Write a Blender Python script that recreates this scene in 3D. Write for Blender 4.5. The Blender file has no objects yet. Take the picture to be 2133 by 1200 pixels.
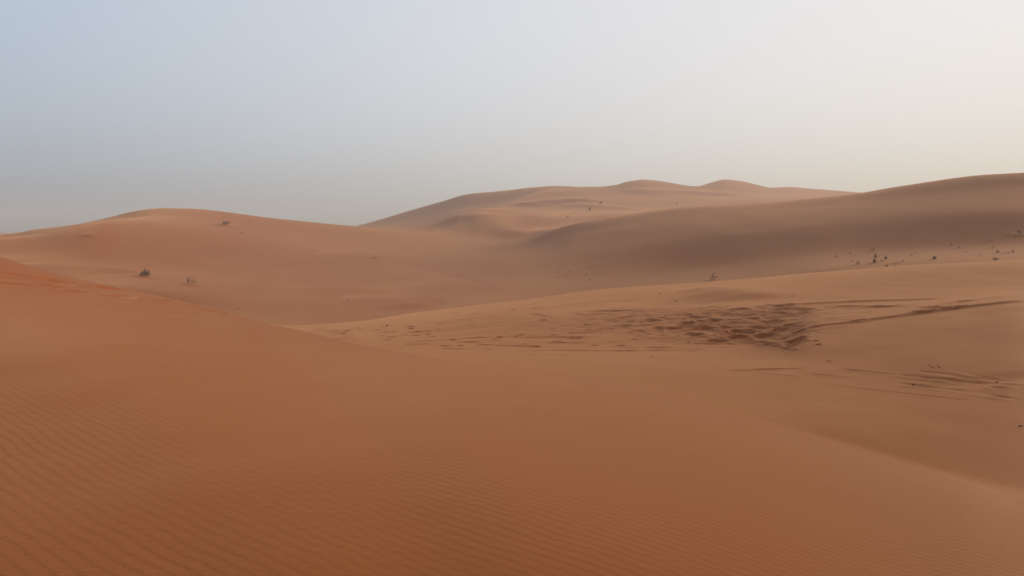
import bpy, math, random
import numpy as np
from mathutils import Vector

# ------------------------------------------------------------------ camera
scene = bpy.context.scene
PW, PH = 2133.0, 1200.0          # size of the photograph
FPX = 1610.0                     # focal length in its pixels
VH = 497.0                       # eye level in its pixels
PITCH = math.atan((PH / 2 - VH) / FPX)
EYE = 1.62                       # eye height over the sand at the feet

cam_d = bpy.data.cameras.new("camera")
cam = bpy.data.objects.new("camera", cam_d)
scene.collection.objects.link(cam)
cam_d.sensor_width = 36.0
cam_d.lens = 36.0 * FPX / PW
cam_d.clip_start = 0.05
cam_d.clip_end = 6000.0
cam.location = (0.0, 0.0, EYE)
cam.rotation_euler = (math.pi / 2 - PITCH, 0.0, 0.0)
scene.camera = cam

# ------------------------------------------------------------------ sky: dusty low sun off to the right
SUN_AZ, SUN_EL = math.radians(54.0), math.radians(11.0)      # azimuth clockwise from the view direction
SUN_DIR = Vector((math.sin(SUN_AZ) * math.cos(SUN_EL), math.cos(SUN_AZ) * math.cos(SUN_EL), math.sin(SUN_EL)))

world = bpy.data.worlds.new("World")
scene.world = world
world.use_nodes = True
wn, wl = world.node_tree.nodes, world.node_tree.links
wn.clear()


def wmath(op, a, b=None, c=None):
    n = wn.new("ShaderNodeMath")
    n.operation = op
    for i, v in enumerate((a, b, c)):
        if v is None:
            continue
        if isinstance(v, (int, float)):
            n.inputs[i].default_value = v
        else:
            wl.new(v, n.inputs[i])
    return n.outputs[0]


geo = wn.new("ShaderNodeTexCoord")
dot = wn.new("ShaderNodeVectorMath")
dot.operation = "DOT_PRODUCT"
wl.new(geo.outputs["Generated"], dot.inputs[0])
dot.inputs[1].default_value = SUN_DIR
sep = wn.new("ShaderNodeSeparateXYZ")
wl.new(geo.outputs["Generated"], sep.inputs[0])
elev = wmath("MAXIMUM", sep.outputs[2], 0.0)
# how far above the dust near the ground (0 at the horizon, 1 well above it)
rise = wmath("SUBTRACT", 1.0, wmath("POWER", 2.71828, wmath("MULTIPLY", elev, -8.5)))
# glow of the veiled sun: a very wide lobe about its direction
away = wmath("SUBTRACT", dot.outputs["Value"], 1.0)
glow_low = wmath("POWER", 2.71828, wmath("MULTIPLY", away, 1.5))
glow = wmath("POWER", 2.71828, wmath("MULTIPLY", away, 0.4))
LOW, LOW_GLOW = (0.0, 0.045, 0.10), (0.71, 0.54, 0.23)
HIGH, HIGH_GLOW, ZENITH = (-0.440, -0.035, 0.39), (1.510, 1.075, 0.645), (-0.36, -0.36, -0.34)
sky = wn.new("ShaderNodeCombineXYZ")
for i in range(3):
    lo_ = wmath("MULTIPLY_ADD", glow_low, LOW_GLOW[i], LOW[i])
    hi_ = wmath("ADD", wmath("MULTIPLY_ADD", glow, HIGH_GLOW[i], HIGH[i]), wmath("MULTIPLY", elev, ZENITH[i]))
    both = wmath("ADD", lo_, wmath("MULTIPLY", rise, wmath("SUBTRACT", hi_, lo_)))
    wl.new(both, sky.inputs[i])
bg = wn.new("ShaderNodeBackground")
wl.new(sky.outputs[0], bg.inputs["Color"])
bg.inputs["Strength"].default_value = 1.0
wo = wn.new("ShaderNodeOutputWorld")
wl.new(bg.outputs[0], wo.inputs["Surface"])

sun_d = bpy.data.lights.new("sun", "SUN")
sun_d.energy = 4.0
sun_d.angle = math.radians(24.0)
sun_d.color = (1.0, 0.84, 0.66)
sun = bpy.data.objects.new("sun", sun_d)
scene.collection.objects.link(sun)
sun.rotation_euler = (-SUN_DIR).to_track_quat("-Z", "Y").to_euler()
sun.location = (200, 120, 120)

scene.view_settings.view_transform = "Standard"
scene.view_settings.look = "None"
scene.view_settings.exposure = 0.0
scene.view_settings.gamma = 1.0
scene.render.engine = "CYCLES"
scene.cycles.use_denoising = True
scene.cycles.denoiser = "OPENIMAGEDENOISE"
scene.cycles.denoising_input_passes = "RGB_ALBEDO_NORMAL"
scene.cycles.max_bounces = 6
scene.cycles.diffuse_bounces = 4
scene.cycles.volume_bounces = 1
HAZE_DENSITY = 0.0010

rng = np.random.default_rng(7)
random.seed(7)

# ------------------------------------------------------------------ the lie of the land
CP, SP = math.cos(PITCH), math.sin(PITCH)


def ray(u, v):
    """azimuth and slope (rise per metre of ground) of the line of sight through a point of the photograph"""
    x, zc = (u - PW / 2) / FPX, (PH / 2 - v) / FPX
    y, z = CP + zc * SP, -SP + zc * CP
    return math.atan2(x, y), z / math.hypot(x, y)


def pchip(xk, yk, x):
    xk, yk = np.asarray(xk, float), np.asarray(yk, float)
    h = np.diff(xk)
    d = np.diff(yk) / h
    m = np.zeros_like(yk)
    for i in range(1, len(xk) - 1):
        if d[i - 1] * d[i] > 0:
            w1, w2 = 2 * h[i] + h[i - 1], h[i] + 2 * h[i - 1]
            m[i] = (w1 + w2) / (w1 / d[i - 1] + w2 / d[i])
    m[0], m[-1] = d[0], d[-1]
    i = np.clip(np.searchsorted(xk, x) - 1, 0, len(h) - 1)
    t = (x - xk[i]) / h[i]
    t2, t3 = t * t, t * t * t
    return ((2 * t3 - 3 * t2 + 1) * yk[i] + (t3 - 2 * t2 + t) * h[i] * m[i]
            + (-2 * t3 + 3 * t2) * yk[i + 1] + (t3 - t2) * h[i] * m[i + 1])


def Z(u, r, z):                  # a point given by its height (relative to the eye) instead of where it shows
    return (u, None, r, z)


# every line runs across the land from left to right; near lines first.
# (u, v, r): seen at u, v in the photograph, r metres away.  Z(u, r, z): hidden or free, height below the eye
A = [(-120, 508, 26), (0, 537, 25), (60, 555, 24.5), (130, 575, 24), (200, 590, 23.5), (290, 607, 23), (400, 632, 22), (500, 655, 21),
     (560, 672, 20.5), (640, 690, 19.6), (700, 706, 18.8), (780, 725, 17.6), (870, 742, 16.3), (960, 755, 15),
     (1060, 767, 14.0), (1200, 787, 12.9), (1330, 815, 12), (1470, 850, 11), (1600, 890, 10.2), (1750, 935, 9.4),
     (1900, 975, 8.8), (2000, 1003, 8.4), (2133, 1045, 8)]
LINES = [
    # 0 feet
    [Z(0, .4, -1.60), Z(1066, .4, -1.62), Z(2133, .4, -1.63)],
    # 1, 2 near slope
    [Z(0, 5.5, -1.68), Z(600, 5, -1.68), Z(1066, 3.6, -1.66), Z(1470, 2.9, -1.68), Z(2133, 2.4, -1.72)],
    [Z(0, 13, -1.34), Z(600, 11, -1.87), Z(960, 8, -1.86), Z(1470, 6, -1.92), Z(2133, 4.8, -1.97)],
    # 3 crest of the near dune
    A,
    # 4 behind it
    [Z(0, 33, -2.6), Z(400, 30, -3.7), Z(560, 27, -3.95), Z(650, 25.5, -3.66), Z(720, 24, -3.5), Z(800, 22, -3.36), Z(960, 19, -3.10),
     Z(1200, 16.4, -2.99), Z(1470, 14.1, -2.96), Z(1750, 12.1, -2.93), Z(2133, 10.6, -2.86)],
    # 5 bowl floor
    [Z(0, 42, -4.4), Z(400, 37, -4.9), (650, 689, 32.5), (800, 722, 25), (960, 741, 21.5), (1200, 752, 20), (1470, 769, 18.9),
     (1750, 795, 17.2), (2133, 833, 15.4)],
    # 6 lower edge of the trampled sand, lip of the rut on the right
    [Z(0, 48, -5.0), Z(400, 44, -5.2), (650, 684, 37), (800, 702, 28), (1000, 716, 25), (1200, 720, 24.2), (1400, 724, 23.5),
     (1560, 728, 23), (1630, 722, 23), (1690, 690, 24.3), (1760, 674, 25.2), (1850, 662, 26), (2000, 643, 27), (2133, 630, 27.5)],
    # 7 upper edge of the trampled sand
    [Z(0, 52, -5.3), Z(400, 48, -5.35), (650, 679, 40), (800, 677, 34.5), (1000, 656, 35), (1200, 648, 34), (1400, 640, 33),
     (1600, 635, 32), (1850, 630, 31.5), (2000, 621, 32), (2133, 615, 33)],
    # 8 crest of the middle ridge
    [Z(0, 57, -5.6), Z(400, 54, -5.6), (640, 677, 44), (760, 667, 44), (830, 656, 44.5), (900, 646, 45), (1000, 634, 45),
     (1100, 622, 45), (1200, 608, 45), (1300, 599, 45), (1400, 592, 45), (1500, 584, 45.5), (1600, 577, 46), (1700, 568, 46),
     (1800, 560, 46), (1900, 553, 46), (2000, 548, 46), (2133, 542, 46)],
    # 9 valley behind it
    [Z(0, 64, -5.6), Z(300, 63, -5.7), Z(600, 60, -6.1), Z(760, 58, -6.5), Z(1000, 60, -6.5), Z(1400, 62, -6.4), Z(1800, 61, -3.9), Z(2133, 60, -2.7)],
    # 10 foot of the slopes beyond
    [Z(0, 80, -3.6), (300, 603, 72), (600, 628, 72), (800, 634, 74), (1000, 624, 76), (1100, 619, 78), Z(1250, 80, -6.0), Z(1400, 80, -5.3), Z(1600, 79, -4.2), (1770, 556, 77), (2133, 536, 76)],
    # 11
    [(0, 530, 97), (300, 563, 92), (600, 590, 92), (800, 600, 92), (1000, 592, 94), (1150, 580, 97), (1400, 567, 97), (1600, 545, 95), (1760, 527, 93), (2133, 512, 90)],
    # 12 front hump of the left dune, lower face of the right one
    [(0, 497, 112), (70, 492, 114), (140, 478, 118), (200, 466, 123), (260, 461.5, 130), (330, 467, 130), (400, 476, 130), (470, 486, 130),
     (600, 509, 130), (800, 530, 130), (1000, 525, 130), (1100, 532, 124), (1200, 520, 120), (1400, 495, 116), (1700, 465, 112), (2133, 432, 106)],
    # 13
    [Z(0, 131, -.75), Z(70, 132, -.1), Z(140, 135, .95), (200, 464.5, 142), (260, 456, 147), (330, 451, 148), (400, 455, 149), (470, 464, 149),
     (600, 484, 150), (800, 503, 148), (1000, 506, 146), (1100, 508, 140), (1200, 486, 137), (1400, 455, 134), (1700, 431, 130), (2133, 389, 121)],
    # 14 crest of the left dune and of the large right one
    [(0, 488, 152), (22, 484.5, 152), (40, 482.5, 152), (70, 476.5, 153), (120, 470, 155), (180, 461, 160), (230, 450, 168), (280, 438, 168),
     (310, 434, 168), (350, 432, 168), (400, 433.5, 169), (450, 438.5, 170), (500, 446, 171), (560, 455, 172), (620, 462, 173), (680, 468, 174),
     (740, 473.5, 173), (800, 480, 168), (900, 488, 163), (1000, 494, 158), (1060, 498, 154), (1100, 494, 152), (1145, 478, 151), (1207, 461, 150),
     (1284, 448, 153), (1362, 438, 154), (1439, 430, 154), (1550, 424, 153), (1700, 410, 150), (1783, 401, 148), (1860, 388, 146), (1950, 374, 143),
     (2000, 367, 141), (2060, 361, 138), (2133, 357, 136)],
    # 15 behind these
    [Z(0, 186, 0.3), Z(350, 190, 4.2), Z(600, 190, 2.8), (740, 476, 188), (900, 477, 182), (960, 467, 181), (1000, 464, 180), (1060, 468, 179), (1110, 476, 178),
     Z(1200, 182, 3.4), Z(1300, 190, 4.8), Z(1500, 190, 5.0), Z(2133, 172, 7.0)],
    # 16 small dune in the saddle
    [Z(0, 235, -1.0), Z(350, 225, 1.5), Z(600, 220, 2.2), (740, 475, 207), (800, 474, 203), (860, 473, 200), (890, 470, 199), (910, 465, 198),
     (935, 455, 201), (960, 446, 204), (985, 441, 206), (1005, 439.5, 207), (1030, 441, 207), (1060, 443.5, 206), (1100, 447, 200), (1150, 450, 202),
     (1200, 450, 205), (1300, 444, 210), Z(1500, 220, 6), Z(2133, 220, 5)],
    # 17 behind it
    [Z(0, 300, -1.5), Z(600, 262, 0.5), Z(740, 250, 1.0), Z(900, 242, 3.2), Z(1000, 240, 6.6), (1060, 447, 233), (1150, 441, 236), (1250, 436, 240),
     (1400, 431, 246), (1600, 422, 255), Z(2133, 255, 8)],
    # 18 lower face of the far dunes
    [Z(0, 345, -2), Z(600, 315, 0), Z(740, 300, 3), (860, 459, 296), (980, 433, 296), (1060, 424, 292), (1150, 413, 290), (1250, 408, 292),
     (1350, 404, 300), (1500, 404, 315), (1640, 404, 325), (1780, 413, 330), Z(2133, 330, 12)],
    # 19 crest of the far dunes
    [Z(0, 390, -2), Z(600, 372, 0.0), (690, 490, 350), (740, 471.5, 348), (765, 465, 346), (800, 455, 344), (860, 437, 342), (920, 420, 340),
     (980, 403.5, 340), (1000, 401.5, 340), (1020, 400, 340), (1060, 396, 340), (1100, 391, 340), (1150, 388.5, 340), (1180, 389.5, 340),
     (1210, 391.3, 341), (1250, 391, 343), (1280, 388, 346), (1310, 380, 350), (1340, 376.5, 354), (1370, 378, 360), (1400, 383, 367), (1452, 390.5, 385),
     (1480, 383, 396), (1510, 376, 402), (1540, 378.5, 404), (1580, 387, 405), (1605, 392.3, 406), (1640, 390.5, 408), (1700, 395.5, 408), (1780, 401.5, 405),
     (1900, 410, 400), (2133, 418, 400)],
    # 20, 21, 22 beyond
    [Z(0, 470, -4), Z(600, 450, -3), Z(1000, 450, 8), Z(1500, 480, 14), Z(2133, 480, 14)],
    [(-80, 477, 640), (0, 481, 640), (24, 485, 645), (80, 489, 650), Z(600, 650, 0), Z(1066, 650, 2), Z(2133, 650, 4)],
    [Z(0, 950, -14), Z(1066, 950, -14), Z(2133, 950, -14)],
]
# the same lines where the photograph does not look: (r, height) level with the dunes in view
AROUND = [(.4, -1.62), (4.5, -1.85), (10, -2.3), (17, -2.8), (22, -3.0), (27, -3.4), (33, -3.2), (38, -2.9), (46, -2.2), (58, -3.6), (76, -3.0),
          (93, -1.6), (120, 1.4), (140, 3.8), (160, 5.4), (186, 4.0), (212, 4.5), (255, 4.0), (315, 8.0), (365, 13.0), (465, 5.0), (645, 2.0), (950, -14.0)]
ROWS = [26, 66, 90, 36, 66, 120, 170, 110, 18, 24, 56, 60, 36, 44, 16, 34, 12, 28, 34, 8, 8, 4]

HALF = math.radians(36.5)
az_in = np.linspace(-HALF, HALF, 1130)
az_out = np.linspace(HALF, 2 * math.pi - HALF, 190)[1:-1]
AZ = np.concatenate([az_in, az_out])
NA = len(AZ)
AZW = (AZ + math.pi) % (2 * math.pi) - math.pi

LR, LS = [], []                  # distance and slope of every line at every azimuth
for keys, (r0, z0) in zip(LINES, AROUND):
    ka, kr, ks = [], [], []
    for k in keys:
        if k[1] is None:
            a, _ = ray(k[0], 560)
            ka.append(a); kr.append(k[2]); ks.append(k[3] / k[2])
        else:
            a, s = ray(k[0], k[1])
            ka.append(a); kr.append(k[2]); ks.append(s)
    e = math.radians(62)
    ka = [-math.pi - .01, -e] + ka + [e, math.pi + .01]
    kr = [r0, .5 * r0 + .5 * kr[0]] + kr + [.5 * r0 + .5 * kr[-1], r0]
    ks = [z0 / r0, .6 * z0 / r0 + .4 * ks[0]] + ks + [.6 * z0 / r0 + .4 * ks[-1], z0 / r0]
    LR.append(pchip(ka, kr, AZW))
    LS.append(pchip(ka, ks, AZW))
LR, LS = np.array(LR), np.array(LS)
for i in range(1, len(LR)):
    LR[i] = np.maximum(LR[i], LR[i - 1] * 1.04 + .2)
LZ = LR * LS

# rows along each line of sight, smooth (monotone cubic) through the lines
H = np.diff(LR, axis=0)
D = np.diff(LZ, axis=0) / H
M = np.zeros_like(LZ)
w1, w2 = 2 * H[1:] + H[:-1], H[1:] + 2 * H[:-1]
with np.errstate(divide="ignore", invalid="ignore"):
    hm = (w1 + w2) / (w1 / D[:-1] + w2 / D[1:])
M[1:-1] = np.where(D[:-1] * D[1:] > 0, hm, 0.0)
M[0], M[-1] = D[0], D[-1]
for _ in range(3):               # no kinks from one line of sight to the next
    k = np.cumsum(np.pad(M[:, :len(az_in)], ((0, 0), (25, 25)), mode="edge"), axis=1)
    k = np.pad(k, ((0, 0), (1, 0)))
    M[:, :len(az_in)] = (k[:, 51:] - k[:, :-51]) / 51
RR, ZZ, ROW_LINE = [], [], []
for i, n in enumerate(ROWS):
    t = np.arange(n)[:, None] / n
    if i == len(ROWS) - 1:
        t = np.arange(n + 1)[:, None] / n
    t2, t3 = t * t, t ** 3
    RR.append(LR[i] + t * H[i])
    ZZ.append((2 * t3 - 3 * t2 + 1) * LZ[i] + (t3 - 2 * t2 + t) * H[i] * M[i] + (-2 * t3 + 3 * t2) * LZ[i + 1] + (t3 - t2) * H[i] * M[i + 1])
    ROW_LINE += [i] * len(t)
R, ZG = np.concatenate(RR), np.concatenate(ZZ)
ROW_LINE = np.array(ROW_LINE)
NR = len(R)
# ease the joins of the cubics a little (along the line of sight only)
for _ in range(3):
    ZG[1:-1] = .25 * ZG[:-2] + .5 * ZG[1:-1] + .25 * ZG[2:] - .25 * (R[:-2] - 2 * R[1:-1] + R[2:]) * (ZG[2:] - ZG[:-2]) / (R[2:] - R[:-2])
X, Y = R * np.sin(AZ), R * np.cos(AZ)
ZBASE = ZG.copy()


def hit(u, v):
    """where the line of sight through a point of the photograph meets the land: x, y, z (z from the eye)"""
    a, s = ray(u, v)
    j = int(np.clip(np.searchsorted(az_in, a), 1, len(az_in) - 1))
    c = ZBASE[:, j] - s * R[:, j]
    k = int(np.argmax(c >= 0))
    k = max(k, 1)
    f = -c[k - 1] / (c[k] - c[k - 1] + 1e-12)
    r = R[k - 1, j] + min(max(f, 0), 1) * (R[k, j] - R[k - 1, j])
    return r * math.sin(a), r * math.cos(a), s * r


# --- value noise in the ground plane
def noise2(x, y, seed):
    g = np.random.default_rng(seed).random((256, 256))
    x, y = .83 * x + .56 * y, -.56 * x + .83 * y          # keep the lattice off the line of sight
    xi, yi = np.floor(x).astype(int), np.floor(y).astype(int)
    fx, fy = x - xi, y - yi
    fx, fy = fx * fx * fx * (fx * (fx * 6 - 15) + 10), fy * fy * fy * (fy * (fy * 6 - 15) + 10)
    a, b = g[xi & 255, yi & 255], g[(xi + 1) & 255, yi & 255]
    c, d = g[xi & 255, (yi + 1) & 255], g[(xi + 1) & 255, (yi + 1) & 255]
    return (a * (1 - fx) + b * fx) * (1 - fy) + (c * (1 - fx) + d * fx) * fy - .5


DZ = np.zeros_like(ZG)
MARK = np.zeros_like(ZG)         # sand that feet and wheels have turned over


def box_of(px, py, pad):
    """rows x columns near a set of points"""
    r = np.hypot(px, py)
    a = np.arctan2(px, py)
    m = pad / max(r.min(), 2.0)
    j0, j1 = np.searchsorted(az_in, [a.min() - m, a.max() + m])
    j0, j1 = max(j0, 0), min(j1 + 1, len(az_in))
    if j1 <= j0:
        return None
    sub = R[:, j0:j1]
    k0 = int(np.argmax(sub.max(axis=1) >= r.min() - pad))
    k1 = int(NR - np.argmax((sub.min(axis=1) <= r.max() + pad)[::-1]))
    return slice(k0, k1), slice(j0, j1)


def along(pts, pad):
    """signed distance (positive on the far side) and arc position of the land near a polyline"""
    p = np.array([q[:2] for q in pts])
    b = box_of(p[:, 0], p[:, 1], pad)
    if b is None:
        return None
    x, y = X[b], Y[b]
    best = np.full(x.shape, 1e9)
    sgn = np.zeros_like(x)
    pos = np.zeros_like(x)
    acc = 0.0
    L = np.hypot(*(p[1:] - p[:-1]).T)
    tot = L.sum()
    for i in range(len(p) - 1):
        d = (p[i + 1] - p[i]) / L[i]
        tx, ty = x - p[i, 0], y - p[i, 1]
        t = np.clip(tx * d[0] + ty * d[1], 0, L[i])
        ex, ey = tx - t * d[0], ty - t * d[1]
        q = np.hypot(ex, ey)
        c = d[0] * ty - d[1] * tx
        nearer = q < best
        best = np.where(nearer, q, best)
        sgn = np.where(nearer, np.sign(c), sgn)
        pos = np.where(nearer, (acc + t) / tot, pos)
        acc += L[i]
    return b, best * sgn, pos


def spline_pts(keys, n=24):
    k = np.array(keys, float)
    t = np.concatenate([[0], np.cumsum(np.hypot(*(k[1:] - k[:-1]).T[:2]))])
    tt = np.linspace(0, t[-1], n)
    return np.stack([pchip(t, k[:, i], tt) if len(k) > 2 else np.interp(tt, t, k[:, i]) for i in range(k.shape[1])], 1)


def spur(keys, h, near, far, taper=.25):
    """a soft ridge of sand: height h, width on the near and the far side"""
    pts = [hit(u, v) for u, v in spline_pts(keys)]
    q = along(pts, 2.2 * max(near, far))
    if q is None:
        return
    b, d, t = q
    w = np.where(d < 0, near, far)
    end = np.clip(np.minimum(t, 1 - t) / taper, 0, 1)
    DZ[b] += h * np.exp(-(d / w) ** 2) * end * end * (3 - 2 * end)


RELIEF = .31                    # how far wind has softened prints and tracks


def rut(keys, depth=.05, width=.11, berm=.035, broken=.5, seed=1, shade=.5):
    """a wheel track pressed into the sand with low raised edges, filled in here and there"""
    pts = [hit(u, v) for u, v in spline_pts(keys, 30)]
    q = along(pts, 7 * width)
    if q is None:
        return
    b, d, t = q
    end = np.clip(np.minimum(t, 1 - t) / .12, 0, 1)
    n = noise2(X[b] * 1.3, Y[b] * 1.3, seed) + .6 * noise2(X[b] * 3.9, Y[b] * 3.9, seed + 50)
    k = np.clip(1 - broken + 2.0 * broken * n + .15, 0, 1.3) * end
    DZ[b] += RELIEF * k * (-depth * np.exp(-(d / width) ** 2) + berm * np.exp(-((np.abs(d) - 2.1 * width) / (.9 * width)) ** 2))
    MARK[b] = np.maximum(MARK[b], shade * k * np.exp(-(d / (2.2 * width)) ** 2))


def pit(x, y, a, bb, depth, turn, rim=.35, shade=.6):
    """one footprint: a hollow a long, bb wide, with sand pushed up round it"""
    q = box_of(np.array([x]), np.array([y]), 3 * max(a, bb))
    if q is None:
        return
    ex, ey = X[q] - x, Y[q] - y
    m = max(a, bb)
    if m < 2:                    # feet slide: no print is a clean oval
        wx, wy = X[q] / (.9 * m), Y[q] / (.9 * m)
        ex, ey = ex + .75 * m * noise2(wx, wy, 91), ey + .75 * m * noise2(wx, wy, 92)
    c, s = math.cos(turn), math.sin(turn)
    e = np.sqrt(((ex * c + ey * s) / a) ** 2 + ((-ex * s + ey * c) / bb) ** 2)
    DZ[q] += RELIEF * depth * (-np.exp(-e ** 2.6) + rim * np.exp(-((e - 1.45) / .45) ** 2))
    MARK[q] = np.maximum(MARK[q], shade * np.exp(-(e / 1.3) ** 2))


# --- long swells of the dunes
spur([(600, 512), (690, 524), (780, 546), (900, 582), (1000, 603), (1070, 616)], .75, 9, 4.0)
spur([(560, 600), (680, 606), (790, 612), (860, 620), (930, 634)], .42, 5, 2.2)
spur([(700, 622), (800, 630), (880, 642)], .22, 4, 2)
spur([(1003, 441), (1030, 456), (1062, 474), (1095, 492)], .7, 7, 7)
spur([(1010, 450), (1080, 425), (1120, 410), (1175, 399), (1230, 397)], 1.6, 9, 6)
spur([(1060, 440), (1130, 424), (1190, 418), (1260, 421)], .9, 7, 4)
spur([(1180, 424), (1260, 432), (1340, 438)], .6, 6, 3)
spur([(1280, 402), (1380, 400), (1470, 404), (1560, 408)], .9, 10, 8)
spur([(1420, 600), (1500, 602), (1560, 614), (1600, 624)], .16, 1.6, 1.2)
spur([(40, 548), (120, 556), (200, 560), (290, 572)], .35, 4, 3)
x, y, _ = hit(2085, 786)
pit(x, y, 1.1, .40, .07, -.1, rim=.1, shade=.3)

# the hollow at the end of the near hump on the left, and the scoop under the upper slope of the ridge
x, y, _ = hit(150, 535)
pit(x, y, 13, 9, .7, .3, rim=.15, shade=0)
x, y, _ = hit(1490, 622)
pit(x, y, 2.2, 1.6, .16, .1, rim=.2, shade=0)
x, y, _ = hit(1230, 634)
pit(x, y, 2.4, 1.5, .14, .1, rim=.15, shade=0)

# --- the trampled band: rough sand, pits and heaps
T_LOW = [(690, 690), (900, 700), (1100, 704), (1280, 700), (1380, 712), (1520, 728), (1640, 726), (1700, 700), (1850, 663), (2000, 645), (2133, 631)]
T_TOP = [(690, 684), (900, 672), (1010, 656), (1150, 652), (1300, 641), (1450, 634), (1600, 636), (1850, 632), (2000, 622), (2133, 617)]
lo = np.array([hit(u, v)[:2] for u, v in spline_pts(T_LOW, 60)])
hi = np.array([hit(u, v)[:2] for u, v in spline_pts(T_TOP, 60)])
alo, rlo = np.arctan2(lo[:, 0], lo[:, 1]), np.hypot(*lo.T)
ahi, rhi = np.arctan2(hi[:, 0], hi[:, 1]), np.hypot(*hi.T)
NI = len(az_in)
rl = np.interp(az_in, alo, rlo)
rh = np.interp(az_in, ahi, rhi)
band = np.zeros_like(ZG)
xx, yy = X[:, :NI], Y[:, :NI]
wob = 1.6 * noise2(xx * .45, yy * .45, 21) + .8 * noise2(xx * 1.4, yy * 1.4, 22)
inb = np.clip((R[:, :NI] - rl + wob) / 1.0, 0, 1) * np.clip((rh + .5 * wob - R[:, :NI]) / 1.0, 0, 1)
inb *= np.clip((az_in - ray(700, 690)[0]) / .10, 0, 1)
band[:, :NI] = inb
rough = (.10 * noise2(X * 1.1, Y * 1.1, 31) + .07 * noise2(X * 2.6, Y * 2.6, 32) + .04 * noise2(X * 6.1, Y * 6.1, 33))
strength = np.interp(AZW, [ray(u, 660)[0] for u in (700, 1000, 1200, 1400, 1480, 1660, 1720, 2133)], [.1, .35, .55, .9, 1.1, 1.1, .45, .25])
DZ += .5 * band * rough * strength
patch = np.clip(1.2 * noise2(X * .22, Y * .5, 41) + .55, 0, 1)
MARK = np.maximum(MARK, band * (.35 + .4 * patch) * np.clip(strength * 1.5, 0, 1))

# churned pits in the middle of the band: (u, v, width px, depth)
PITS = [(1428, 676, 44, .26), (1482, 668, 46, .26), (1402, 686, 30, .14), (1466, 684, 44, .22), (1512, 682, 34, .16), (1548, 692, 48, .26),
        (1444, 698, 34, .22), (1490, 709, 46, .24), (1536, 703, 36, .24), (1570, 702, 46, .24), (1600, 702, 40, .22), (1652, 712, 34, .30),
        (1622, 688, 34, .18), (1604, 672, 36, .18), (1642, 679, 18, .2), (1530, 672, 40, .18), (1500, 652, 28, .10), (1540, 646, 44, .18),
        (1374, 684, 30, .14), (1352, 668, 40, .14), (1300, 678, 30, .10), (1384, 664, 34, .12), (1424, 656, 30, .10), (1456, 662, 36, .14),
        (1600, 720, 40, .07), (1672, 702, 16, .14), (1698, 708, 10, .12), (1704, 716, 12, .12), (1560, 664, 30, .12),
        (1580, 684, 34, .18), (1516, 696, 30, .2), (1462, 672, 30, .16), (1664, 690, 24, .14), (1334, 690, 26, .1), (1260, 684, 26, .08),
        (1232, 676, 30, .09), (1270, 668, 26, .08), (1308, 660, 30, .08), (1200, 690, 16, .06), (1150, 682, 14, .06)]
for u, v, w, dep in PITS:
    x, y, z = hit(u, v)
    r = math.hypot(x, y)
    a = .5 * w * r / FPX
    pit(x, y, a * .95, a * random.uniform(.9, 1.5), dep * .85, random.uniform(-.4, .4), rim=.45, shade=.75)
# ridge of thrown-up sand along the right-hand rut, and the ruts of the bench above it
spur([(1662, 684), (1740, 674), (1850, 661), (1960, 648), (2060, 636), (2160, 628)], .06, .2, .3, .1)
spur([(1560, 640), (1680, 632), (1800, 627), (1900, 625), (2000, 621)], .05, .22, .3, .15)
spur([(1690, 644), (1760, 637), (1840, 638), (1920, 634)], .05, .25, .3, .2)
rut([(1640, 660), (1700, 650), (1780, 642), (1900, 640), (2000, 630), (2133, 620)], .07, .17, .06, .6, 3)
rut([(1900, 644), (1980, 634), (2060, 624), (2160, 616)], .12, .2, .07, .3, 4)
rut([(1575, 634), (1660, 640), (1760, 633)], .06, .12, .05, .6, 5)
for u, v, w, dep in [(1922, 650, 26, .3), (1972, 644, 26, .34), (1940, 640, 14, .2), (1668, 648, 40, .2), (1620, 637, 40, .14), (1790, 668, 18, .1), (1640, 646, 26, .14)]:
    x, y, z = hit(u, v)
    a = .5 * w * math.hypot(x, y) / FPX
    pit(x, y, a, a * 1.3, dep, .1, rim=.5)
# wheel tracks across the bowl
RUTS = [
    ([(930, 707), (1000, 702), (1080, 701), (1180, 701), (1260, 700)], .07), ([(935, 711), (1020, 712), (1120, 713), (1250, 711), (1320, 707)], .07),
    ([(985, 716), (1060, 719), (1160, 722)], .05), ([(915, 725), (1000, 727), (1072, 728)], .05), ([(1080, 730), (1200, 729), (1330, 729), (1420, 729), (1495, 732)], .06),
    ([(1290, 722), (1400, 723), (1480, 727)], .04), ([(1000, 733), (1100, 738), (1240, 742)], .025), ([(830, 691), (930, 686), (1030, 677)], .04),
    ([(1180, 693), (1240, 690)], .05), ([(1060, 655), (1100, 652), (1160, 660)], .04), ([(1210, 648), (1300, 646), (1360, 640), (1440, 637)], .06),
    ([(700, 681), (780, 678), (860, 676)], .03), ([(860, 709), (930, 706)], .05), ([(840, 716), (900, 714)], .04),
    ([(1400, 773), (1520, 773), (1600, 771), (1690, 769)], .035), ([(1530, 774), (1600, 781), (1680, 789)], .03), ([(1650, 775), (1720, 784), (1770, 789)], .03),
    ([(1740, 768), (1800, 775), (1880, 784), (1960, 793)], .03), ([(1865, 781), (1930, 788), (2030, 797), (2133, 808)], .055), ([(1880, 778), (1960, 785), (2060, 792)], .045),
    ([(1910, 775), (1960, 780), (2010, 787)], .05), ([(1845, 798), (1900, 803), (1990, 814), (2133, 837)], .055), ([(1900, 800), (2000, 808), (2133, 824)], .03),
    ([(2010, 779), (2060, 790), (2140, 800)], .05), ([(1970, 795), (2030, 798), (2090, 800)], .05), ([(2060, 807), (2100, 814), (2150, 820)], .06),
    ([(1700, 800), (1800, 812), (1960, 830), (2040, 840)], .02), ([(1985, 812), (2040, 818), (2110, 826)], .03), ([(1560, 708), (1620, 722), (1660, 731)], .05),
]
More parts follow.
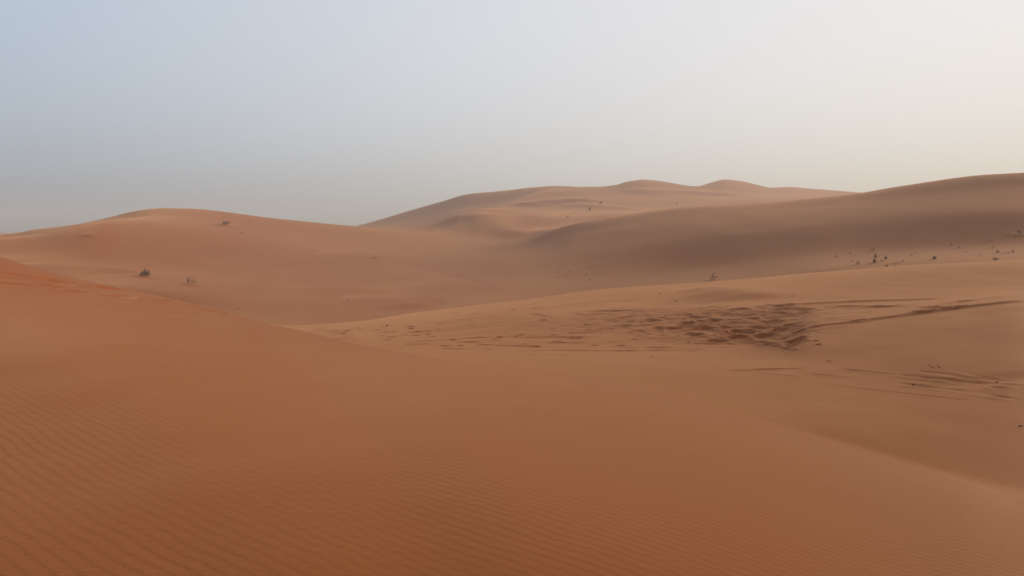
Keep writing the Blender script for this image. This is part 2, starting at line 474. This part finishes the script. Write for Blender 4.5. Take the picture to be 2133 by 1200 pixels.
for i, (k, dep) in enumerate(RUTS):
    rut(k, dep * 1.1, .065 if dep > .03 else .045, dep * .8, .6, 60 + i, .4)
# single prints and clods: a loose scatter over the left end of the band and its upper slope
for i in range(60):
    u = random.uniform(690, 1330)
    f = (u - 690) / 640
    v = random.uniform(686 - 38 * f, 702 + 26 * min(f * 2, 1)) if random.random() < .8 else random.uniform(680 - 60 * f, 690 - 30 * f)
    x, y, z = hit(u, v)
    a = random.uniform(.06, .15)
    pit(x, y, a, a * random.uniform(.8, 1.6), random.uniform(.03, .085), random.uniform(0, 3), rim=.5, shade=.6)
for u, v, w, dep in [(857, 683, 9, .14), (892, 694, 9, .14), (1054, 692, 6, .1), (1040, 701, 14, .1), (1072, 700, 10, .08), (1434, 713, 7, .1), (1357, 743, 8, .06),
                     (1446, 801, 5, .03), (1726, 752, 9, .05), (1860, 720, 5, .03), (2000, 746, 5, .03), (1790, 803, 6, .02), (1114, 631, 8, .08), (1067, 645, 9, .08),
                     (1113, 641, 12, .06), (1000, 640, 7, .06), (950, 652, 9, .06), (905, 660, 7, .06), (1548, 738, 5, .06)]:
    x, y, z = hit(u, v)
    a = .5 * w * math.hypot(x, y) / FPX
    pit(x, y, a, a * 1.8, dep, 0, rim=.4, shade=.8)
# old footsteps along the crest of the near dune
for u, v, w, dep, tr in [(20, 588, 60, .10, 1.2), (85, 578, 70, .14, 1.1), (115, 582, 46, .16, 1.1), (112, 592, 40, .10, 1.0), (150, 602, 46, .12, 1.0), (205, 594, 34, .10, 1.0),
                         (232, 600, 46, .20, 1.0), (250, 614, 60, .14, .9), (330, 625, 50, .13, .9), (366, 624, 40, .08, .9), (345, 632, 40, .06, .9), (405, 636, 34, .10, .9), (430, 643, 30, .07, .9), (540, 664, 26, .09, .8), (575, 672, 22, .06, .8),
                         (458, 647, 42, .18, .9), (475, 655, 30, .08, .9), (500, 646, 24, .14, .8), (620, 682, 30, .08, .8), (14, 568, 30, .06, 1.0), (735, 707, 14, .05, .6)]:
    x, y, z = hit(u, v)
    a = .5 * w * math.hypot(x, y) / FPX
    pit(x, y, a * .62, a * 1.6, dep * .8, -tr + .9, rim=.4, shade=.12)

# --- gentle unevenness everywhere, kept well below the size of the dunes
def swell(amp, wl_, seed, lo_r, hi_r):
    k = np.clip((R - lo_r) / (.3 * lo_r + .1), 0, 1) * np.clip((hi_r - R) / (.2 * hi_r), 0, 1)
    return amp * k * noise2(X / wl_ + 17.3, Y / (1.6 * wl_) + 5.1, seed)
DZ += swell(.05, 2.3, 71, 1.5, 60) + swell(.045, 3.4, 76, 50, 260) + swell(.10, 6.0, 72, 8, 140) + swell(.26, 14.0, 73, 50, 500) + swell(.5, 34, 74, 90, 700) + swell(.012, .7, 75, 1.0, 45)

# --- small dark tufts gather blown sand about them; the mounds belong to the land, the plants come further down
PLANTS = [
    # name, u, v of the foot, width px, height px, character, label
    ("desert_shrub", 303, 580, 23, 15, "bush", "dark rounded shrub just beyond the near dune's crest, larger of the lower two"),
    ("desert_shrub", 398, 597, 27, 12, "windswept", "sparse windswept shrub leaning over sand, beside the dark rounded shrub"),
    ("desert_shrub", 470, 473, 22, 10, "flat", "low flat-topped shrub high on the left dune below its summit"),
    ("grass_tuft", 503, 488, 10, 4, "low", "tiny low tuft just below the flat-topped shrub on the left dune"),
    ("grass_tuft", 190, 494, 14, 3, "low", "faint low tuft standing in for a sand hollow on the shaded left hump of dune"),  # plant geometry standing in for a small dark hollow in the sand
    ("grass_tuft", 408, 491, 3, 2, "low", "mere speck of dry grass on the left dune, left of the tiny low tuft"),
    ("grass_tuft", 781, 548, 13, 5, "low", "brown tuft on the spur running down from the left dune, larger of two"),
    ("grass_tuft", 754, 546, 7, 2, "low", "small scrap of grass left of the brown tuft on the spur"),
    ("desert_shrub", 1228, 440, 10, 8, "cone", "small pointed shrub on the far pale slope, nearer of the far pair"),
    ("desert_shrub", 1251, 428, 11, 8, "cone", "pale pointed shrub on the far slope, higher of the far pair"),
    ("grass_tuft", 1197, 445, 7, 3, "low", "low tuft on the far slope left of the pointed shrub pair"),
    ("grass_tuft", 1183, 452, 4, 5, "cone", "thin upright tuft lowest on the far pale slope"),
    ("grass_tuft", 1411, 425, 9, 5, "low", "lone hazy tuft on the far slope just above the big dune's crest"),
    ("desert_shrub", 1486, 582, 12, 17, "ghost", "thin grey shrub rising behind the middle ridge crest, under the big dune"),
    ("grass_tuft", 1743, 535, 7, 5, "low", "leftmost dark tuft on the bench below the big dune"),
    ("grass_tuft", 1770, 527, 9, 4, "low", "flat tuft up and right of the leftmost bench tuft"),
    ("desert_shrub", 1818, 522, 12, 9, "ghost", "faint spreading shrub standing highest over the bench shrub cluster"),
    ("desert_shrub", 1823, 537, 9, 9, "cone", "greenish upright shrub in the middle of the bench cluster"),
    ("desert_shrub", 1845, 540, 9, 9, "cone", "dark pointed shrub right of the greenish upright one on the bench"),
    ("desert_shrub", 1822, 547, 12, 7, "bush", "squat dark shrub directly below the greenish upright one"),
    ("grass_tuft", 1837, 545, 6, 5, "ghost", "faint tuft between the squat shrub and the pointed shrub"),
    ("grass_tuft", 1787, 550, 10, 6, "windswept", "straggly tuft left of the bench shrub cluster"),
    ("desert_shrub", 1847, 555, 10, 6, "cone", "small leaning shrub lowest in the bench cluster, at the ridge crest"),
    ("grass_tuft", 1865, 554, 9, 4, "low", "low tuft right of the lowest shrub in the bench cluster"),
    ("grass_tuft", 1869, 546, 12, 2, "low", "creeping strip of dry grass left of a small dark tuft on the bench"),
    ("grass_tuft", 1880, 544, 7, 4, "low", "small dark tuft at the right end of the creeping grass strip"),
    ("grass_tuft", 1899, 531, 4, 3, "low", "tiny tuft, lower of two specks between cluster and lone round tuft"),
    ("grass_tuft", 1908, 526, 5, 2, "low", "tiny tuft, upper of two specks between cluster and lone round tuft"),
    ("grass_tuft", 1774, 544, 4, 3, "low", "speck of grass above the straggly tuft on the bench"),
    ("desert_shrub", 1947, 538, 8, 6, "bush", "lone round dark tuft right of the bench shrub cluster"),
    ("grass_tuft", 1982, 508, 5, 4, "low", "single small tuft on the big dune's lower face above the lone round one"),
    ("grass_tuft", 1999, 515, 8, 3, "low", "faint flat tuft just right and below the single face tuft"),
    ("grass_tuft", 2013, 523, 7, 2, "low", "faintest flat tuft on the bench, below the two face tufts"),
    ("grass_tuft", 2044, 530, 7, 2, "low", "thin smear of grass left of the wide double shrub"),
    ("grass_tuft", 2064, 500, 9, 3, "low", "flat dark tuft on the big dune face near the frame's right side"),
    ("grass_tuft", 2068, 515, 8, 3, "low", "pale flat tuft halfway between the face tuft and the tailed shrub"),
    ("desert_shrub", 2078, 526, 8, 6, "windswept", "small upright shrub with a sand tail, above the wide double shrub"),
    ("desert_shrub", 2073, 540, 15, 6, "flat", "wide double shrub, darkest and lowest near the frame's right edge"),
    ("grass_tuft", 2101, 526, 11, 2, "low", "creeping strip of grass right of the tailed shrub"),
    ("grass_tuft", 2110, 525, 5, 5, "cone", "little upright tuft at the end of the right-hand creeping strip"),
    ("grass_tuft", 2099, 488, 7, 3, "low", "faint tuft left of the topmost straggly shrub on the big dune"),
    ("desert_shrub", 2122, 488, 11, 8, "windswept", "topmost straggly shrub on the big dune at the frame's right edge"),
    ("grass_tuft", 1164, 565, 8, 2.5, "low", "leftmost dash of dry grass on the big dune's shaded lower left face"),
    ("grass_tuft", 1189, 563, 8, 2.5, "low", "second dash of grass on the shaded face, level with the leftmost"),
    ("grass_tuft", 1180, 572, 8, 2.5, "low", "dash of grass just below the leftmost two on the shaded face"),
    ("grass_tuft", 1240, 550, 9, 3, "low", "highest dash of grass on the big dune's shaded lower left face"),
    ("grass_tuft", 1229, 555, 8, 2.5, "low", "dash of grass tucked below the highest one on the shaded face"),
    ("grass_tuft", 1222, 570, 8, 2, "low", "faint dash of grass between the middle and lowest ones on the shaded face"),
    ("grass_tuft", 1228, 580, 7, 2.5, "low", "lowest dash of grass on the shaded face above the ridge crest"),
    ("grass_tuft", 1131, 514, 8, 2, "low", "solitary faint dash high on the shaded face near the saddle"),
]
PLANT_AT = []
for p in PLANTS:
    x, y, z = hit(p[1], p[2])
    r = math.hypot(x, y)
    PLANT_AT.append((x, y, r))
    w = p[3] * r / FPX
    q = box_of(np.array([x]), np.array([y]), 3 * w + 1)
    if q:
        ex, ey = X[q] - x + .25 * w, Y[q] - y
        DZ[q] += .16 * w * np.exp(-(ex / (.8 * w)) ** 2 - (ey / (.9 * w)) ** 2)

ZG = ZG + DZ + EYE


def ground(x, y):
    """height of the finished land"""
    r, a = math.hypot(x, y), math.atan2(x, y)
    j = int(np.clip(np.searchsorted(az_in, a), 1, NI - 1))
    if a - az_in[j - 1] < az_in[j] - a:
        j -= 1
    return float(np.interp(r, R[:, j], ZG[:, j]))


# the wind has combed the open flank of the near dune, more in one place than in another
RIPPLED = np.clip(.60 + .12 * noise2(X * .5, Y * .5, 81) + .35 * noise2(X * .13, Y * .13, 82) - .03 * (X - 1.0), .25, .8)

# ------------------------------------------------------------------ materials
def sand_material():
    m = bpy.data.materials.new("sand")
    m.use_nodes = True
    nt = m.node_tree
    n, l = nt.nodes, nt.links
    n.clear()

    def math_(op, a, b=None, c=None):
        k = n.new("ShaderNodeMath")
        k.operation = op
        for i, v in enumerate((a, b, c)):
            if v is None:
                continue
            if isinstance(v, (int, float)):
                k.inputs[i].default_value = v
            else:
                l.new(v, k.inputs[i])
        return k.outputs[0]

    def noise(scale, detail, vec=None, rough_=.55):
        k = n.new("ShaderNodeTexNoise")
        k.inputs["Scale"].default_value = scale
        k.inputs["Detail"].default_value = detail
        k.inputs["Roughness"].default_value = rough_
        l.new(vec if vec is not None else pos, k.inputs["Vector"])
        return k.outputs["Fac"]

    g = n.new("ShaderNodeNewGeometry")
    pos = g.outputs["Position"]
    s = n.new("ShaderNodeSeparateXYZ")
    l.new(pos, s.inputs[0])
    # wind ripples: crests about 12 cm apart running down to the right, wandering and forking
    ang = math.radians(-41)
    across = math_("ADD", math_("MULTIPLY", s.outputs[0], -math.sin(ang)), math_("MULTIPLY", s.outputs[1], math.cos(ang)))
    wander = math_("MULTIPLY", math_("SUBTRACT", noise(.22, 2), .5), .32)
    wander2 = math_("MULTIPLY", math_("SUBTRACT", noise(1.8, 3), .5), .09)
    ph = math_("MULTIPLY", math_("ADD", across, math_("ADD", wander, wander2)), 2 * math.pi / .088)
    wave = math_("SINE", math_("ADD", ph, math_("MULTIPLY", math_("SINE", ph), .45)))
    where = n.new("ShaderNodeMapRange")
    where.inputs["From Min"].default_value = .36
    where.inputs["From Max"].default_value = .62
    where.inputs["To Min"].default_value = .25
    l.new(noise(.16, 2), where.inputs["Value"])
    att = n.new("ShaderNodeAttribute")
    att.attribute_name = "turned"
    turned = att.outputs["Fac"]
    still = math_("SUBTRACT", 1.0, math_("MINIMUM", math_("MULTIPLY", turned, 2.0), 1.0))
    rip = n.new("ShaderNodeAttribute")
    rip.attribute_name = "rippled"
    h = math_("MULTIPLY", math_("MULTIPLY", wave, .0011), math_("MULTIPLY", math_("MULTIPLY", where.outputs[0], rip.outputs["Fac"]), still))
    fine = math_("MULTIPLY", math_("SUBTRACT", noise(11, 5, rough_=.65), .5), .012)
    grain = math_("MULTIPLY", math_("SUBTRACT", noise(70, 3), .5), .0022)
    height = math_("ADD", h, math_("ADD", math_("MULTIPLY", fine, math_("MULTIPLY_ADD", turned, 1.6, .25)), grain))
    bump = n.new("ShaderNodeBump")
    bump.inputs["Strength"].default_value = 1.0
    bump.inputs["Distance"].default_value = 1.0
    l.new(height, bump.inputs["Height"])
    # colour: orange sand, drifts a little paler or redder, turned sand darker and damper
    big = n.new("ShaderNodeValToRGB")
    e = big.color_ramp.elements
    e[0].position, e[0].color = .32, SAND[0]
    e[1].position, e[1].color = .68, SAND[1]
    l.new(math_("ADD", math_("MULTIPLY", noise(.05, 4), .7), math_("MULTIPLY", noise(.7, 4), .3)), big.inputs["Fac"])
    dark = n.new("ShaderNodeMix")
    dark.data_type = "RGBA"
    l.new(math_("MULTIPLY", turned, .75), dark.inputs["Factor"])
    l.new(big.outputs[0], dark.inputs[6])
    dark.inputs[7].default_value = SAND[2]
    gr = n.new("ShaderNodeMix")
    gr.data_type = "RGBA"
    gr.blend_type = "MULTIPLY"
    gr.inputs["Factor"].default_value = 1.0
    gv = math_("ADD", math_("MULTIPLY_ADD", noise(160, 2), .36, .72), math_("MULTIPLY", noise(34, 4, rough_=.7), .20))
    cg = n.new("ShaderNodeCombineColor")
    for i in range(3):
        l.new(gv, cg.inputs[i])
    l.new(dark.outputs[2], gr.inputs[6])
    l.new(cg.outputs[0], gr.inputs[7])
    b = n.new("ShaderNodeBsdfPrincipled")
    l.new(gr.outputs[2], b.inputs["Base Color"])
    b.inputs["Roughness"].default_value = .62
    b.inputs["Diffuse Roughness"].default_value = .3
    b.inputs["Specular IOR Level"].default_value = .02
    b.inputs["Sheen Weight"].default_value = .32
    b.inputs["Sheen Roughness"].default_value = .35
    b.inputs["Sheen Tint"].default_value = (1, .58, .29, 1)
    l.new(bump.outputs[0], b.inputs["Normal"])
    o = n.new("ShaderNodeOutputMaterial")
    l.new(b.outputs[0], o.inputs["Surface"])
    return m


SAND = [(.325, .078, .0145, 1), (.340, .085, .0175, 1), (.315, .074, .0155, 1)]
MAT_SAND = sand_material()


def plain(name, c1, c2, scale):
    m = bpy.data.materials.new(name)
    m.use_nodes = True
    n, l = m.node_tree.nodes, m.node_tree.links
    b = n["Principled BSDF"]
    t = n.new("ShaderNodeTexNoise")
    t.inputs["Scale"].default_value = scale
    g = n.new("ShaderNodeNewGeometry")
    l.new(g.outputs["Position"], t.inputs["Vector"])
    r = n.new("ShaderNodeValToRGB")
    r.color_ramp.elements[0].color, r.color_ramp.elements[1].color = c1, c2
    r.color_ramp.elements[0].position, r.color_ramp.elements[1].position = .35, .65
    l.new(t.outputs["Fac"], r.inputs["Fac"])
    l.new(r.outputs[0], b.inputs["Base Color"])
    b.inputs["Roughness"].default_value = .85
    b.inputs["Specular IOR Level"].default_value = .2
    return m


MAT_LEAF = plain("dry_leaf", (.18, .105, .05, 1), (.26, .16, .08, 1), 9)
MAT_STRAW = plain("dry_grass", (.23, .12, .05, 1), (.30, .17, .085, 1), 9)
MAT_STEM = plain("stem", (.07, .045, .028, 1), (.12, .085, .055, 1), 14)
MAT_STONE = plain("stone", (.12, .055, .024, 1), (.17, .085, .042, 1), 40)

# ------------------------------------------------------------------ the dunes, cut from the one land along its hollows
# vertex normals of the whole land, so that the cuts do not show
P = np.stack([X, Y, ZG], -1)
du = np.zeros_like(P)
dv = np.zeros_like(P)
du[1:-1] = P[2:] - P[:-2]
du[0], du[-1] = P[1] - P[0], P[-1] - P[-2]
dv = np.roll(P, -1, axis=1) - np.roll(P, 1, axis=1)
NRM = np.cross(dv, du)
NRM /= np.linalg.norm(NRM, axis=2, keepdims=True) + 1e-20
NRM[NRM[..., 2] < 0] *= -1


def add_land(name, cells, label):
    """one dune: the cells (row, column) of the land that belong to it"""
    kk, jj = np.nonzero(cells)
    j2 = (jj + 1) % NA
    quads = np.stack([kk * NA + jj, kk * NA + j2, (kk + 1) * NA + j2, (kk + 1) * NA + jj], 1)
    used, inv = np.unique(quads, return_inverse=True)
    inv = inv.reshape(-1, 4).astype(np.int32)
    me = bpy.data.meshes.new(name)
    co = P.reshape(-1, 3)[used].astype(np.float32)
    me.vertices.add(len(co))
    me.vertices.foreach_set("co", co.ravel())
    me.loops.add(inv.size)
    me.loops.foreach_set("vertex_index", inv.ravel())
    me.polygons.add(len(inv))
    me.polygons.foreach_set("loop_start", np.arange(0, inv.size, 4, dtype=np.int32))
    me.polygons.foreach_set("use_smooth", np.ones(len(inv), bool))
    me.update(calc_edges=True)
    a = me.attributes.new("turned", "FLOAT", "POINT")
    a.data.foreach_set("value", np.clip(MARK.reshape(-1)[used], 0, 1).astype(np.float32))
    a = me.attributes.new("rippled", "FLOAT", "POINT")
    a.data.foreach_set("value", RIPPLED.reshape(-1)[used].astype(np.float32))
    me.normals_split_custom_set_from_vertices(NRM.reshape(-1, 3)[used].astype(np.float32))
    me.materials.append(MAT_SAND)
    o = bpy.data.objects.new(name, me)
    scene.collection.objects.link(o)
    o["kind"] = "structure"
    o["label"] = label
    return o


rowline = ROW_LINE[:-1][:, None] * np.ones((1, NA), int)
col_az = AZ[None, :] * np.ones((NR - 1, 1))
split = ray(1085, 500)[0]
azw = AZW[None, :] * np.ones((NR - 1, 1))
near = rowline <= 3
middle = (rowline >= 4) & (rowline <= 8)
slopes = (rowline >= 9) & (rowline <= 14)
beyond = rowline >= 15
add_land("near_dune_hill", near, "rippled orange sand dune filling the front of the view")
add_land("middle_dune_hill", middle, "sand ridge and hollow with trampled sand and wheel tracks")
add_land("left_dune_hill", slopes & (azw <= split), "smooth rounded dune on the left with scattered shrubs")
add_land("right_dune_hill", slopes & (azw > split), "large shaded dune rising to the right behind the ridge")
add_land("far_dune_hill", beyond, "hazy pale dunes on the skyline in the distance")


# ------------------------------------------------------------------ plants
def mesh_obj(name, verts, faces, mat, parent=None):
    me = bpy.data.meshes.new(name)
    me.from_pydata(verts, [], faces)
    me.materials.append(mat)
    o = bpy.data.objects.new(name, me)
    scene.collection.objects.link(o)
    if parent is not None:
        o.parent = parent
    return o


def stem_tube(vs, fs, pts, r0, r1):
    n0 = len(vs)
    for i, p in enumerate(pts):
        r = r0 + (r1 - r0) * i / (len(pts) - 1)
        for k in range(3):
            a = k * 2.0944
            vs.append((p[0] + r * math.cos(a), p[1] + r * math.sin(a), p[2]))
        if i:
            for k in range(3):
                a, b = n0 + (i - 1) * 3 + k, n0 + (i - 1) * 3 + (k + 1) % 3
                fs.append((a, b, b + 3, a + 3))


def blade(vs, fs, p, d, length, w, rnd):
    """a narrow leaf or straw bent over at its tip"""
    s = d.cross(Vector((rnd.uniform(-1, 1), rnd.uniform(-1, 1), rnd.uniform(-1, 1))))
    s = s.normalized() * w if s.length > 1e-4 else Vector((w, 0, 0))
    tip = p + d * length + Vector((0, 0, -.12 * length))
    mid = p + d * length * .55
    n0 = len(vs)
    vs += [tuple(p - s * .5), tuple(p + s * .5), tuple(mid + s), tuple(mid - s), tuple(tip)]
    fs += [(n0, n0 + 1, n0 + 2, n0 + 3), (n0 + 3, n0 + 2, n0 + 4)]


def make_plant(name, x, y, width, height, kind, label, rnd):
    z = ground(x, y)
    root = bpy.data.objects.new(name, None)
    root.empty_display_size = .2
    scene.collection.objects.link(root)
    root.location = (x, y, z - .02)
    root["label"] = label
    root["category"] = "shrub" if name == "desert_shrub" else "grass tuft"
    root["group"] = "shrubs on the dunes" if name == "desert_shrub" else "tufts of dry grass on the dunes"
    sv, sf, lv, lf = [], [], [], []
    n_stem = {"bush": 26, "windswept": 16, "flat": 24, "low": 12, "cone": 16, "ghost": 12}[kind]
    n_leaf = {"bush": 20, "windswept": 11, "flat": 14, "low": 8, "cone": 12, "ghost": 5}[kind]
    hw = width * .5
    for i in range(n_stem):
        a = rnd.uniform(0, 2 * math.pi)
        q = rnd.random() ** .8
        if kind == "cone":
            top = Vector((hw * q * .8 * math.cos(a), hw * q * .8 * math.sin(a), height * (1 - .75 * q) * rnd.uniform(.8, 1.05)))
            foot = Vector((top.x * .6, top.y * .6, 0))
        elif kind == "flat":
            off = hw * .28 * (1 if i % 2 else -1)
            top = Vector((off + hw * .72 * q * math.cos(a), hw * .6 * q * math.sin(a), height * rnd.uniform(.6, 1.0) * (1 - .25 * q)))
            foot = Vector((off * .9 + .3 * (top.x - off), top.y * .4, 0))
        elif kind == "windswept":
            c = rnd.uniform(-.75, .8)
            top = Vector((hw * (c + .18), hw * .5 * q * math.sin(a), height * (1 - .62 * max(c, -.2)) * rnd.uniform(.55, 1.0)))
            foot = Vector((hw * c * .75, top.y * .5, 0))
        else:
            top = Vector((hw * q * math.cos(a), hw * q * math.sin(a), height * rnd.uniform(.75, 1.0) * (1.05 - .8 * q ** 1.5)))
            foot = Vector((top.x * .7, top.y * .7, 0))
        midp = foot.lerp(top, .5) + Vector((rnd.uniform(-.1, .1) * hw, rnd.uniform(-.1, .1) * hw, .08 * height))
        rr = max(.006, .012 * height)
        stem_tube(sv, sf, [Vector((0, 0, -.03)), foot, midp, top], rr, rr * .35)
        for _ in range(n_leaf):
            t = rnd.uniform(.12, 1.0)
            p = foot.lerp(midp, t * 2) if t < .5 else midp.lerp(top, t * 2 - 1)
            d = Vector((rnd.uniform(-1, 1), rnd.uniform(-1, 1), rnd.uniform(-.1, 1.3))).normalized()
            blade(lv, lf, p, d, height * rnd.uniform(.14, .3), max(.006, height * .022), rnd)
    mesh_obj("stems", sv, sf, MAT_STEM, root)
    mesh_obj("foliage", lv, lf, MAT_LEAF if name == "desert_shrub" else MAT_STRAW, root)
    return root


for i, (p, (x, y, r)) in enumerate(zip(PLANTS, PLANT_AT)):
    name, u, v, w, hpx, kind, label = p
    make_plant(name, x, y, w * r / FPX, hpx * r / FPX * .95, kind, label, random.Random(100 + i))


# ------------------------------------------------------------------ stones lying on the sand
def make_stone(u, v, size, label, seed):
    rnd = random.Random(seed)
    x, y, z = hit(u, v)
    vs, fs = [], []
    n, m = 8, 4
    sx, sy, sz = size * rnd.uniform(.9, 1.2), size * rnd.uniform(.8, 1.1), size * rnd.uniform(.5, .75)
    vs.append((0, 0, -sz))
    for i in range(1, m):
        th = math.pi * i / m
        for k in range(n):
            f = rnd.uniform(.82, 1.12)
            vs.append((f * sx * math.sin(th) * math.cos(k * 2 * math.pi / n), f * sy * math.sin(th) * math.sin(k * 2 * math.pi / n), -f * sz * math.cos(th)))
    vs.append((0, 0, sz * .95))
    last = len(vs) - 1
    for k in range(n):
        fs.append((0, 1 + (k + 1) % n, 1 + k))
        for i in range(m - 2):
            a, b = 1 + i * n + k, 1 + i * n + (k + 1) % n
            fs.append((a, b, b + n, a + n))
        fs.append((1 + (m - 2) * n + k, 1 + (m - 2) * n + (k + 1) % n, last))
    o = mesh_obj("stone", vs, fs, MAT_STONE)
    o.location = (x, y, ground(x, y) + sz * .35)
    o.rotation_euler = (0, 0, rnd.uniform(0, 6))
    o["label"] = label
    o["category"] = "stone"
    o["group"] = "small stones lying on the sand"


make_stone(1903, 802, .026, "small dark stone beside the long wheel track in the right-hand hollow", 1)
make_stone(2126, 891, .022, "lone dark stone low on the bowl at the frame's right edge", 2)
make_stone(2077, 797, .022, "dark stone between the converging wheel tracks near the right edge", 3)
make_stone(1937, 764, .02, "stone at the left of the four stones above the wheel tracks", 4)
make_stone(1942, 768, .018, "lower left stone of the four above the wheel tracks", 5)
make_stone(1954, 764, .016, "upper right stone of the four above the wheel tracks", 6)
make_stone(1957, 768, .022, "lower right and largest of the four stones above the wheel tracks", 7)
make_stone(1408, 625, .05, "dark stone on the smooth upper slope above the trampled sand", 8)
make_stone(1650, 617, .045, "stone on the upper ridge slope right of the trampled patch", 9)
make_stone(1376, 611, .04, "small stone just under the middle ridge crest", 10)
make_stone(806, 678, .05, "small stone at the left tip of the middle ridge", 11)

# ------------------------------------------------------------------ dusty air
top = float(ZG.max()) + 6
bot = float(ZG.min()) - 2
s_ = 1000.0
hv = [(sx * s_, sy * s_, zz) for zz in (bot, top) for sx, sy in ((-1, -1), (1, -1), (1, 1), (-1, 1))]
hf = [(3, 2, 1, 0), (4, 5, 6, 7), (0, 1, 5, 4), (1, 2, 6, 5), (2, 3, 7, 6), (3, 0, 4, 7)]
mh = bpy.data.materials.new("haze")
mh.use_nodes = True
mh.node_tree.nodes.clear()
pv = mh.node_tree.nodes.new("ShaderNodeVolumePrincipled")
pv.inputs["Color"].default_value = (.81, .82, .81, 1)
pv.inputs["Density"].default_value = HAZE_DENSITY
pv.inputs["Anisotropy"].default_value = .12
mo = mh.node_tree.nodes.new("ShaderNodeOutputMaterial")
mh.node_tree.links.new(pv.outputs[0], mo.inputs["Volume"])
hz = mesh_obj("haze", hv, hf, mh)
hz["kind"] = "stuff"
hz["label"] = "pale dusty haze over the desert"
